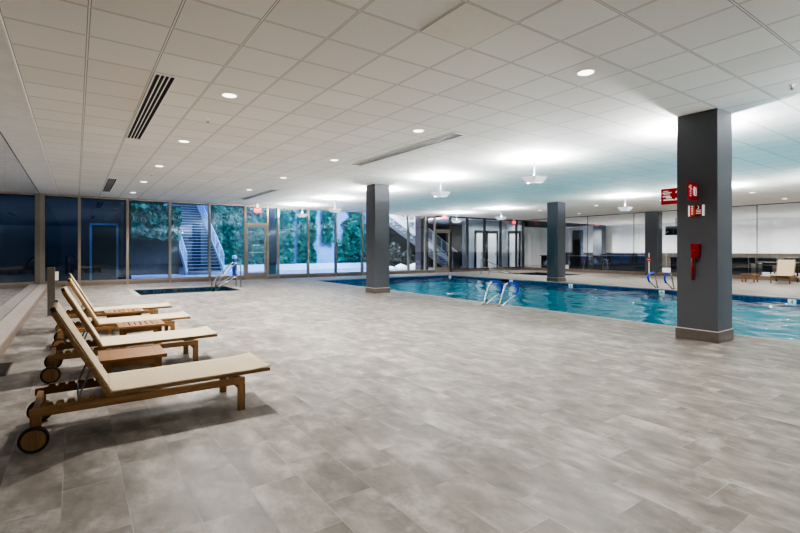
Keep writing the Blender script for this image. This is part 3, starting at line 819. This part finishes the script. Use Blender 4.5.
# red disc sign on a stand across the deck
yx = at_x(649, 23.4)
t = thing('disc_sign', 'small red disc sign on a thin grey stand before the glass partition', 'sign stand', (23.4, yx, 0)); 
MB().tube([(0, 0, .01), (0, 0, 1.15)], .018, 8).build('post', M['signwhite'], t)
MB().lathe([(.14, 0), (.14, .012), (.02, .02)]).build('base', M['greysteel'], t)
MB().lathe([(.10, -.006), (.10, .006)], (-.026, 0, .83), 'x', 24).build('disc', M['redstand'], t)
MB().box(-.034, -.031, -.05, .05, .815, .845).build('white_bar', M['signwhite'], t)

# ------------------------------------------------------------------ lounge furniture behind the glass
def counter(x0, x1, y0, y1, h, label, top='counter', grp='black counters in the lounge'):
    t = thing('bar_counter', label, 'counter', ((x0 + x1) / 2, (y0 + y1) / 2, 0), group=grp); o = t.location
    MB(o).box(x0 + .06, x1 - .06, y0 + .06, y1 - .06, .08, h - .05).build('cabinet_body', M['black'], t)
    MB(o).box(x0, x1, y0, y1, h - .05, h).build('countertop', M[top], t, bevel=.006)
    MB(o).box(x0 + .1, x1 - .1, y0 + .1, y1 - .1, 0, .08).build('plinth', M['darkgrey'], t)
    n = max(1, int((y1 - y0) / .9)); w = (y1 - y0 - .16) / n
    for k in range(n):
        a = y0 + .08 + k * w
        MB(o).box(x0 + .045, x0 + .059, a + .01, a + w - .01, .12, h - .09).build('cabinet_door', M['darkgrey'], t, bevel=.003)
    return t
def yy(px, x): return at_x(px, x)
counter(25.2, 25.9, yy(650, 25.2), yy(592, 25.2), 1.0, 'long black counter behind the glass beside the wall pillar')
counter(25.6, 26.3, yy(589, 25.6), yy(567.5, 25.6), .95, 'short black counter seen past the far deck pillar')
counter(26.2, 26.9, yy(546, 26.2), yy(540, 26.2), .95, 'black counter end beside the far deck pillar near the hall corner')
counter(25.4, 26.1, yy(677, 25.4), yy(669, 25.4), .95, 'black counter between the wall pillar and the sign pillar')
counter(31.0, 31.7, yy(655, 31), yy(600, 31), 1.02, 'dark counter deeper in the lounge', 'darkgrey')
def armchair(x, y, rz, label):
    t = thing('club_armchair', label, 'armchair', (x, y, 0), rz, 'dark lounge armchairs')
    MB().box(-.38, .38, -.38, .38, .06, .42).build('seat', M['darkgrey'], t, bevel=.03)
    MB().box(.22, .42, -.42, .42, .06, .95).build('backrest', M['black'], t, bevel=.03)
    for s in (-1, 1): MB().box(-.38, .22, s * .41 - .07, s * .41 + .07, .06, .66).build('armrest', M['black'], t, bevel=.03)
    for sx in (-.33, .33):
        for sy in (-.36, .36): MB().box(sx - .03, sx + .03, sy - .03, sy + .03, 0, .06).build('leg', M['greysteel'], t)
    return t
armchair(25.6, yy(740.5, 25.6), PI, 'dark cube armchair behind the glass beside the sign pillar')
armchair(27.2, yy(748, 27.2), PI, 'dark cube armchair deeper behind the glass above the small table')
def bench(x, y0, y1, label):
    t = thing('lounge_sofa', label, 'sofa', (x, (y0 + y1) / 2, 0), group='black lounge sofas'); o = t.location
    MB(o).box(x - .4, x + .35, y0, y1, .1, .48).build('seat', M['black'], t, bevel=.03)
    MB(o).box(x + .2, x + .4, y0, y1, .48, .88).build('backrest', M['darkgrey'], t, bevel=.03)
    for a in (y0 + .1, y1 - .1):
        for dx in (-.3, .3): MB(o).box(x + dx - .03, x + dx + .03, a - .03, a + .03, 0, .1).build('leg', M['greysteel'], t)
bench(31.0, yy(775, 31), yy(748, 31), 'black lounge sofa behind the single lounger')
bench(31.0, yy(815, 31), yy(782, 31), 'black lounge sofa at the picture edge behind the lounger')
t = thing('lounge_table', 'long pale-topped lounge table behind the glass', 'table', (28.5, yy(765, 28.5), 0)); 
MB().box(-.4, .4, -1.3, 1.3, .66, .70).build('tabletop', M['counter'], t)
for sx in (-.33, .33):
    for sy in (-1.2, 1.2): MB().box(sx - .03, sx + .03, sy - .03, sy + .03, 0, .66).build('leg', M['black'], t)
def stool(x, y, label):
    t = thing('bar_stool', label, 'stool', (x, y, 0), R(35), 'steel stools by the black counter')
    MB().lathe([(.17, .70), (.18, .72), (.17, .75)]).build('seat', M['black'], t)
    for k in range(4):
        a = PI / 4 + k * PI / 2
        MB().tube([(.11 * math.cos(a), .11 * math.sin(a), .71), (.24 * math.cos(a), .24 * math.sin(a), 0)], .014, 6).build('leg', M['steel'], t)
stool(24.85, yy(605.5, 24.85), 'steel-legged stool before the long black counter')
stool(24.9, yy(586, 24.9), 'steel-legged stool at the gap between the black counters')
t = thing('ceiling_television', 'black television hung from the lounge ceiling beside the sign pillar', 'television', (30, yy(676, 30), 2.22))
MB().box(-.03, .03, -.62, .62, 0, .55).build('screen', M['screen'], t, bevel=.005)
MB().box(-.02, .02, -.03, .03, .55, CEIL - 2.22 - .001).build('ceiling_pole', M['greysteel'], t)
pillar(34.3, 34.9, yy(601.5, 34.3), yy(593, 34.3), 'grey pillar in the lounge before the white wall', 'greypillar', False)
t = thing('black_door', 'narrow black door in a grey recess at the end of the lounge', 'door', (LX - .08, yy(579, LX), 0))
MB().box(-.05, 0, -.45, .55, 0, 3.0).build('surround', M['greypillar'], t)
MB().box(-.09, -.05, -.2, .45, 0, 2.2).build('door_leaf', M['black'], t)
# potted plant seen at the hall corner
t = thing('potted_plant', 'dark leafy potted plant behind the glass by the hall corner', 'plant', (25.6, 19.0, 0))
MB().lathe([(.16, 0), (.2, .4), (.18, .42), (.03, .4)]).build('pot', M['darkgrey'], t)
def leaves(m, n, fn, size, r):
    for _ in range(n):
        p = Vector(fn(r)); s = size * r.uniform(.6, 1.3)
        e = Matrix.Rotation(r.uniform(0, 2 * PI), 3, 'Z') @ Matrix.Rotation(r.uniform(-1.2, 1.2), 3, 'X') @ Matrix.Rotation(r.uniform(-1.2, 1.2), 3, 'Y')
        pts = [p + e @ Vector(q) * s for q in ((-.5, 0, 0), (0, -.38, .08), (.6, 0, 0), (0, .38, .08))]
        m.face(pts)
def blob(cx, cy, cz, rx, ry, rz):
    def f(r):
        while True:
            v = Vector((r.uniform(-1, 1), r.uniform(-1, 1), r.uniform(-1, 1)))
            if v.length < 1: return (cx + v.x * rx, cy + v.y * ry, cz + v.z * rz)
    return f
m = MB(); leaves(m, 160, blob(0, 0, .85, .38, .38, .45), .16, rnd); m.build('foliage', M['shrub'], t, recalc=False)
for k in range(4): MB().tube([(0, 0, .3), (.1 * math.cos(k * 1.6), .1 * math.sin(k * 1.6), .8)], .008, 6).build('stem', M['shrub'], t)

# ------------------------------------------------------------------ courtyard outside the windows
struct(MB().rect(-6, 34, YB + .08, 42, -.005).build('ground', M['terrace']), 'courtyard paving beyond the windows', 'ground')
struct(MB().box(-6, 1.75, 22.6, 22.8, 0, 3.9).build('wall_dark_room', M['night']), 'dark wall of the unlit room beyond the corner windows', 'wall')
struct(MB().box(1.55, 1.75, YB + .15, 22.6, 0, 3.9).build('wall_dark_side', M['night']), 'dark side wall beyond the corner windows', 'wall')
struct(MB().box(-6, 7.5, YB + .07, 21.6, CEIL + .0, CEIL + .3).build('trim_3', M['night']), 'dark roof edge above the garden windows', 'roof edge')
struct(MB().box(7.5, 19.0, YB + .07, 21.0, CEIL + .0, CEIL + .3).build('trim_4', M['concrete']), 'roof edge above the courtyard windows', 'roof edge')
struct(MB().box(-6, 1.75, 21.6, 22.8, 3.6, 3.9).build('roof', M['night']), 'dark roof added over the unlit room to block outdoor light', 'roof')  # added out of view to keep courtyard light off the dark wall
t = thing('dark_door', 'dim door with pale frame in the unlit room behind the corner window', 'door', (.95, 22.55, 0))
m = MB(); m.box(-.5, -.42, -.04, .04, 0, 2.4); m.box(.42, .5, -.04, .04, 0, 2.4); m.box(-.5, .5, -.04, .04, 2.32, 2.4)
m.build('door_frame', M['concrete'], t); MB().box(-.42, .42, -.02, .02, 0, 2.32).build('door_leaf', M['black'], t)
YW = 30.0
struct(MB().box(9.3, 20.5, YW, YW + .3, -.05, 6.5).build('wall_garden', M['concrete']), 'pale board-marked concrete garden wall', 'wall')
struct(MB().box(6.9, 9.3, YW + .05, YW + .3, -.05, 6.5).build('wall_ivy', M['darkstone']), 'garden wall buried in ivy', 'wall')
struct(MB().box(1.0, 4.6, 27.5, 27.9, -.05, 3.0).build('wall_rubble', M['darkstone']), 'dark rubble wall beside the outdoor stairs', 'wall')
struct(MB().box(-2, 7.5, 38.5, 38.8, -.05, 9).build('wall_rear', M['darkstone']), 'dark rear wall above the outdoor stairs', 'wall')
struct(MB().box(7.0, 20.5, 28.7, YW, -.05, .36).build('trim_5', M['gravel']), 'raised bed edge along the garden wall', 'planter edge')

def ivy(name, label, x0, x1, z0, z1, n, y, dens=None, size=.27):
    m = MB(); r = random.Random(int(x0 * 100) + n)
    cnt = 0; tries = 0
    while cnt < n and tries < n * 8:
        tries += 1
        x, z = r.uniform(x0, x1), r.uniform(z0, z1)
        if dens and r.random() > dens((x - x0) / (x1 - x0), (z - z0) / (z1 - z0), x, z): continue
        p = Vector((x, y - .2 - r.random() * .2, z)); s = size * r.uniform(.5, 1.25)
        e = Matrix.Rotation(r.uniform(0, 2 * PI), 3, 'Y') @ Matrix.Rotation(r.uniform(-.9, .9), 3, 'X') @ Matrix.Rotation(r.uniform(-.9, .9), 3, 'Z')
        m.face([p + e @ Vector(q) * s for q in ((-.5, 0, -.1), (0, .05, -.5), (.5, 0, -.1), (.3, 0, .4), (-.3, 0, .4))])
        cnt += 1
    o = m.build(name, M['ivy'], None, recalc=False)
    return tag(o, label, 'ivy', 'climbing ivy in the courtyard', 'thing')
def patchy(th, sc=.9):
    return lambda u, w, x, z: 1.0 if noise.noise(Vector((x * sc, z * sc, 3.3))) > th else .06
ivy('climbing_ivy', 'dense ivy wall behind the garden exit door', 7.0, at_y(292, YW), .3, 6.3, 5200, YW, patchy(-.5))
ivy('climbing_ivy', 'ivy thinning over pale concrete next to the dark outdoor column', at_y(292, YW) + .36, at_y(314, YW), .4, 6.0, 2200, YW, patchy(-.15))
ivy('climbing_ivy', 'narrow ivy trail hanging on pale concrete', at_y(321, YW), at_y(331, YW), 1.9, 6.0, 620, YW)
ivy('climbing_ivy', 'ivy fan climbing pale concrete beside the pool-corner pillar', at_y(336, YW), at_y(366, YW), .5, 4.4, 1700, YW, lambda u, w, x, z: 1.0 if abs(u - .55) < .5 * (1 - w) + .12 + .2 * noise.noise(Vector((x * 2, z * 2, 1))) else .03)
ivy('climbing_ivy', 'ivy spilling over the dark rubble wall', 1.0, 4.6, 1.9, 3.6, 1500, 27.5, None)
ivy('climbing_ivy', 'high ivy on the rear wall above the outdoor stairs', -1, 7.4, 3.5, 8.8, 4200, 38.5, None, .34)

# stairs climbing away behind the garden windows
st = thing('outdoor_staircase', 'straight outdoor metal staircase climbing behind the garden windows', 'staircase', (5.65, 26.0, 0)); o = st.location
SX0, SX1, NS, RISE, RUN = 4.72, 6.58, 26, .175, .285
tm = []
for k in range(NS):
    y = 26.0 + k * RUN; z = (k + 1) * RISE
    MB(o).box(SX0 + .05, SX1 - .05, y, y + RUN + .02, z - .045, z).box(SX0 + .05, SX1 - .05, y + RUN, y + RUN + .015, z, z + RISE - .05).build('tread', M['stairsteel'] if 0 else M['treadsteel'], st)
ZT, YT = NS * RISE, 26.0 + NS * RUN
for x in (SX0, SX1):
    MB(o).beam((x, 25.9, .08), (x, YT, ZT + .0), .06, .32).build('stringer', M['stairsteel'], st)
    m = MB(o)
    for hgt, rr in ((1.0, .03), (.78, .014), (.6, .014), (.42, .014), (.24, .014)):
        m.tube([(x, 26.0, hgt + .12), (x, YT, ZT + hgt)], rr, 6)
    for k in range(9):
        f = k / 8; y = 26.0 + f * (YT - 26.0); z = .12 + f * (ZT - .12)
        m.box(x - .02, x + .02, y - .02, y + .02, z - .1, z + 1.0)
    m.build('railing', M['stairsteel'], st)
m = MB(o); 
for k in range(NS): 
    y = 26.0 + k * RUN; z = (k + 1) * RISE
    m.box(SX0 + .05, SX1 - .05, y - .012, y, z - .02, z + .002)
nz = m.build('nosing', M['stairsteel'], st); nz['kind'] = 'stuff'
# grey stairs along the windows
g2 = thing('outdoor_staircase', 'grey steel staircase rising sideways behind the boulders', 'staircase', (18.5, 25.4, 0)); o = g2.location
GX0, GX1, GZ = 22.8, 16.4, 3.9
for k in range(22):
    f = (k + .5) / 22; x = GX0 + (GX1 - GX0) * f; z = GZ * (k + 1) / 22
    MB(o).box(x - .18, x + .18, 25.0, 26.3, z - .045, z).build('tread', M['greystair'], g2)
for y in (24.97, 26.33):
    MB(o).beam((GX0, y, .0), (GX1, y, GZ), .05, .3).build('stringer', M['greystair'], g2)
    m = MB(o)
    for k in range(9): m.tube([(GX0, y, .22 + k * .11), (GX1, y, GZ + .22 + k * .11)], .014 if k < 8 else .03, 6)
    for k in range(9):
        f = k / 8; x = GX0 + (GX1 - GX0) * f; m.box(x - .025, x + .025, y - .02, y + .02, GZ * f, GZ * f + 1.12)
    m.build('railing', M['greystair'], g2)
for k, (px0, px1, lab, y, mt) in enumerate(((269.3, 276.3, 'dark outdoor column next to the garden exit door', 21.4, 'deepcol'), (421, 428.5, 'dark outdoor column before the grey stairs', 21.2, 'deepcol'))):
    a, b = at_y(px0, y), at_y(px1, y)
    c = MB(((a + b) / 2, y, 0)).box(a, b, y, y + (b - a), 0, CEIL - .001).build('outdoor_column', M[mt], None, bevel=.01)
    c.location = ((a + b) / 2, y, 0); tag(c, lab, 'column', None, 'thing')
bx0 = at_y(234.5, 22.0)
t = thing('bollard_lamp', 'blue bollard with a white lit cap outside the window', 'bollard', (bx0, 22.0, 0))
MB().lathe([(.1, 0), (.1, .86), (.09, .9)]).build('post', M['bollardblue'], t, smooth=False)
MB().lathe([(.095, .9), (.11, .93), (.11, 1.03), (.05, 1.06)]).build('cap', M['signwhite'], t)
def boulder(px, y, r, label, seed):
    x = at_y(px, y); bm = bmesh.new(); bmesh.ops.create_icosphere(bm, subdivisions=3, radius=1)
    for v in bm.verts:
        d = 1 + .22 * noise.noise(v.co * 1.3 + Vector((seed, 0, 0))) + .08 * noise.noise(v.co * 3.5 + Vector((seed, 4, 0)))
        v.co = Vector((v.co.x * r * 1.25 * d, v.co.y * r * d, v.co.z * r * .72 * d + r * .55))
    me = bpy.data.meshes.new('boulder'); bm.to_mesh(me); bm.free(); me.materials.append(M['boulder'])
    for p in me.polygons: p.use_smooth = True
    o = bpy.data.objects.new('boulder', me); COL.objects.link(o); o.location = (x, y, .0)
    tag(o, label, 'boulder', 'pale boulders under the grey stairs')
boulder(401, 23.2, .34, 'flat pale boulder beside the pool-corner pillar', 1.0)
boulder(414, 23.4, .36, 'rounded pale boulder beside the dark outdoor column', 7.0)
boulder(390, 23.3, .26, 'small pale boulder mostly behind the pool-corner pillar', 12.0)
struct(MB().rect(15.0, 19.3, YB + .1, 24.9, .004).build('ground', M['gravel']), 'pale gravel bed under the grey stairs', 'ground')
def shrub(px, y, h, w, label, n=420):
    x = at_y(px, y); t = thing('dark_shrub', label, 'shrub', (x, y, 0), group='dark shrubs under the grey stairs')
    m = MB(); leaves(m, n, blob(0, 0, h * .55, w, .35, h * .5), .2, rnd); m.build('foliage', M['shrub'], t, recalc=False)
    m = MB()
    for k in range(5): m.tube([(0, 0, 0), (w * .5 * math.cos(k * 1.3), .2 * math.sin(k * 1.3), h * .6)], .015, 6)
    m.build('stem', M['shrub'], t)
shrub(394, 24.35, 1.7, .62, 'tall dark shrub next to the pool-corner pillar')
shrub(407.5, 24.4, 1.25, .5, 'middle dark shrub behind the boulders')
shrub(418, 24.5, .95, .36, 'low dark shrub beside the outdoor column')
struct(MB().box(18.0, 26.0, 27.2, 27.4, 0, 6.5).build('wall_stair', M['darkgrey']), 'dark wall behind the grey stairs', 'wall')
# corridor with pale doors
struct(MB().box(19.0, 34, YB + .08, 26.9, CEIL, CEIL + .1).build('ceiling', M['soffit']), 'corridor ceiling beyond the far windows', 'ceiling')
YC, XC = 21.9, 24.4
struct(MB().box(20.9, XC + .2, YC, YC + .2, 0, CEIL).build('wall_corridor', M['doorgrey']), 'grey corridor wall beyond the far windows', 'wall')
struct(MB().box(XC, XC + .2, YB + .1, YC, 0, CEIL).build('wall_corridor_end', M['doorgrey']), 'grey end wall of the corridor beyond the far windows', 'wall')
for k, (p0, p1, lab) in enumerate(((475.5, 482, 'pale corridor door with dark frame behind the far tub handrail'), (487, 496, 'pale wide corridor door with dark frame beside the handrail'))):
    y = YC - .001
    a, b = at_y(p0, y), at_y(p1, y)
    t = thing('corridor_door', lab, 'door', ((a + b) / 2, y, 0), group='pale corridor doors'); o = t.location; w = .10
    m = MB(o); m.box(a - w, a, y - .1, y, 0, 2.6); m.box(b, b + w, y - .1, y, 0, 2.6); m.box(a, b, y - .1, y, 2.45, 2.6); m.build('door_frame', M['black'], t)
    MB(o).box(a, b, y - .05, y, .0, 2.45).build('door_leaf', M['white'], t)
    MB(o).box(b - .14, b - .10, y - .1, y - .05, .95, 1.15).build('handle', M['steel'], t)
t = thing('corridor_door', 'pale corridor door in the end wall closest to the hall corner', 'door', (XC - .001, 21.1, 0), group='pale corridor doors')
m = MB(); m.box(-.1, 0, -.5, -.4, 0, 2.6); m.box(-.1, 0, .4, .5, 0, 2.6); m.box(-.1, 0, -.4, .4, 2.45, 2.6); m.build('door_frame', M['black'], t)
MB().box(-.05, 0, -.4, .4, 0, 2.45).build('door_leaf', M['white'], t)
MB().box(-.1, -.05, .25, .3, .95, 1.15).build('handle', M['steel'], t)
bx_c = at_y(454.5, 22.4)
t = thing('console_cabinet', 'dark low cabinet outside the far windows next to the grey-stair door', 'cabinet', (bx_c, 22.4, 0))
MB().box(-.3, .3, -.2, .2, .08, 1.15).build('cabinet_body', M['darkgrey'], t); MB().box(-.32, .32, -.22, .22, 1.15, 1.19).build('countertop', M['black'], t); MB().box(-.26, .26, -.17, .17, 0, .08).build('plinth', M['black'], t)

# ------------------------------------------------------------------ light outside and in the lounge
def area(name, loc, rot, sx, sy, e, col):
    l = bpy.data.lights.new(name, 'AREA'); l.shape = 'RECTANGLE'; l.size = sx; l.size_y = sy; l.energy = e; l.color = col
    o = bpy.data.objects.new(name, l); COL.objects.link(o); o.location = loc; o.rotation_euler = rot; return o
for y in (-1.5, 1.5, 4.5, 7.5, 10.5, 13.5, 16.5):
    for x in (10.2, 13.9):
        area('added_pool_fill', (x, y, -.16), (0, 0, 0), 1.6, 1.6, 4.5, (.9, .98, 1.0))  # added fill just under the surface, brightens the basin
area('added_courtyard_fill', (9, 24.5, 7.5), (R(28), 0, 0), 12, 2, 1300, (.60, .74, 1.0))  # added blue fill standing in for sky light, no fixture
area('added_courtyard_fill', (15.5, 23.0, 7.5), (R(15), 0, 0), 3, 2, 1500, (.85, .93, 1.0))  # added neutral fill over the grey stairs, no fixture
for y in (-3, 1, 5, 9, 13, 17, 21):
    spot(33.0, y, 430, (1, .99, .97), 168)
    spot(28.5, y, 150, (1, .98, .95), 140)
area('added_dark_room_fill', (0.2, 21.5, 3.5), (0, 0, 0), 2.5, .5, 70, (.35, .6, 1.0))  # added blue fill that lifts the dark corner windows, no fixture
for x in (21.4, 22.6, 23.8): spot(x, 21.1, 70, (1, .98, .95), 150)

w = bpy.data.worlds.new('dusk'); SC.world = w; w.use_nodes = True
nt = w.node_tree; nt.nodes.clear()
bg = nt.nodes.new('ShaderNodeBackground'); sky = nt.nodes.new('ShaderNodeTexGradient'); ow = nt.nodes.new('ShaderNodeOutputWorld')
bg.inputs[0].default_value = (.17, .30, .66, 1); bg.inputs[1].default_value = .75
nt.links.new(bg.outputs[0], ow.inputs[0])

# ------------------------------------------------------------------ camera
cam = bpy.data.cameras.new('camera'); co = bpy.data.objects.new('camera', cam); COL.objects.link(co)
cam.sensor_width = 36; cam.lens = 36 * FPX / 800; cam.shift_y = -(266.5 - HZ) / 800
cam.clip_end = 200
co.location = (0, 0, EYE); co.rotation_euler = (R(90), 0, -math.atan2(SA, CA))
SC.camera = co
SC.view_settings.view_transform = 'AgX'
SC.view_settings.look = 'AgX - High Contrast'
SC.view_settings.exposure = 0.68
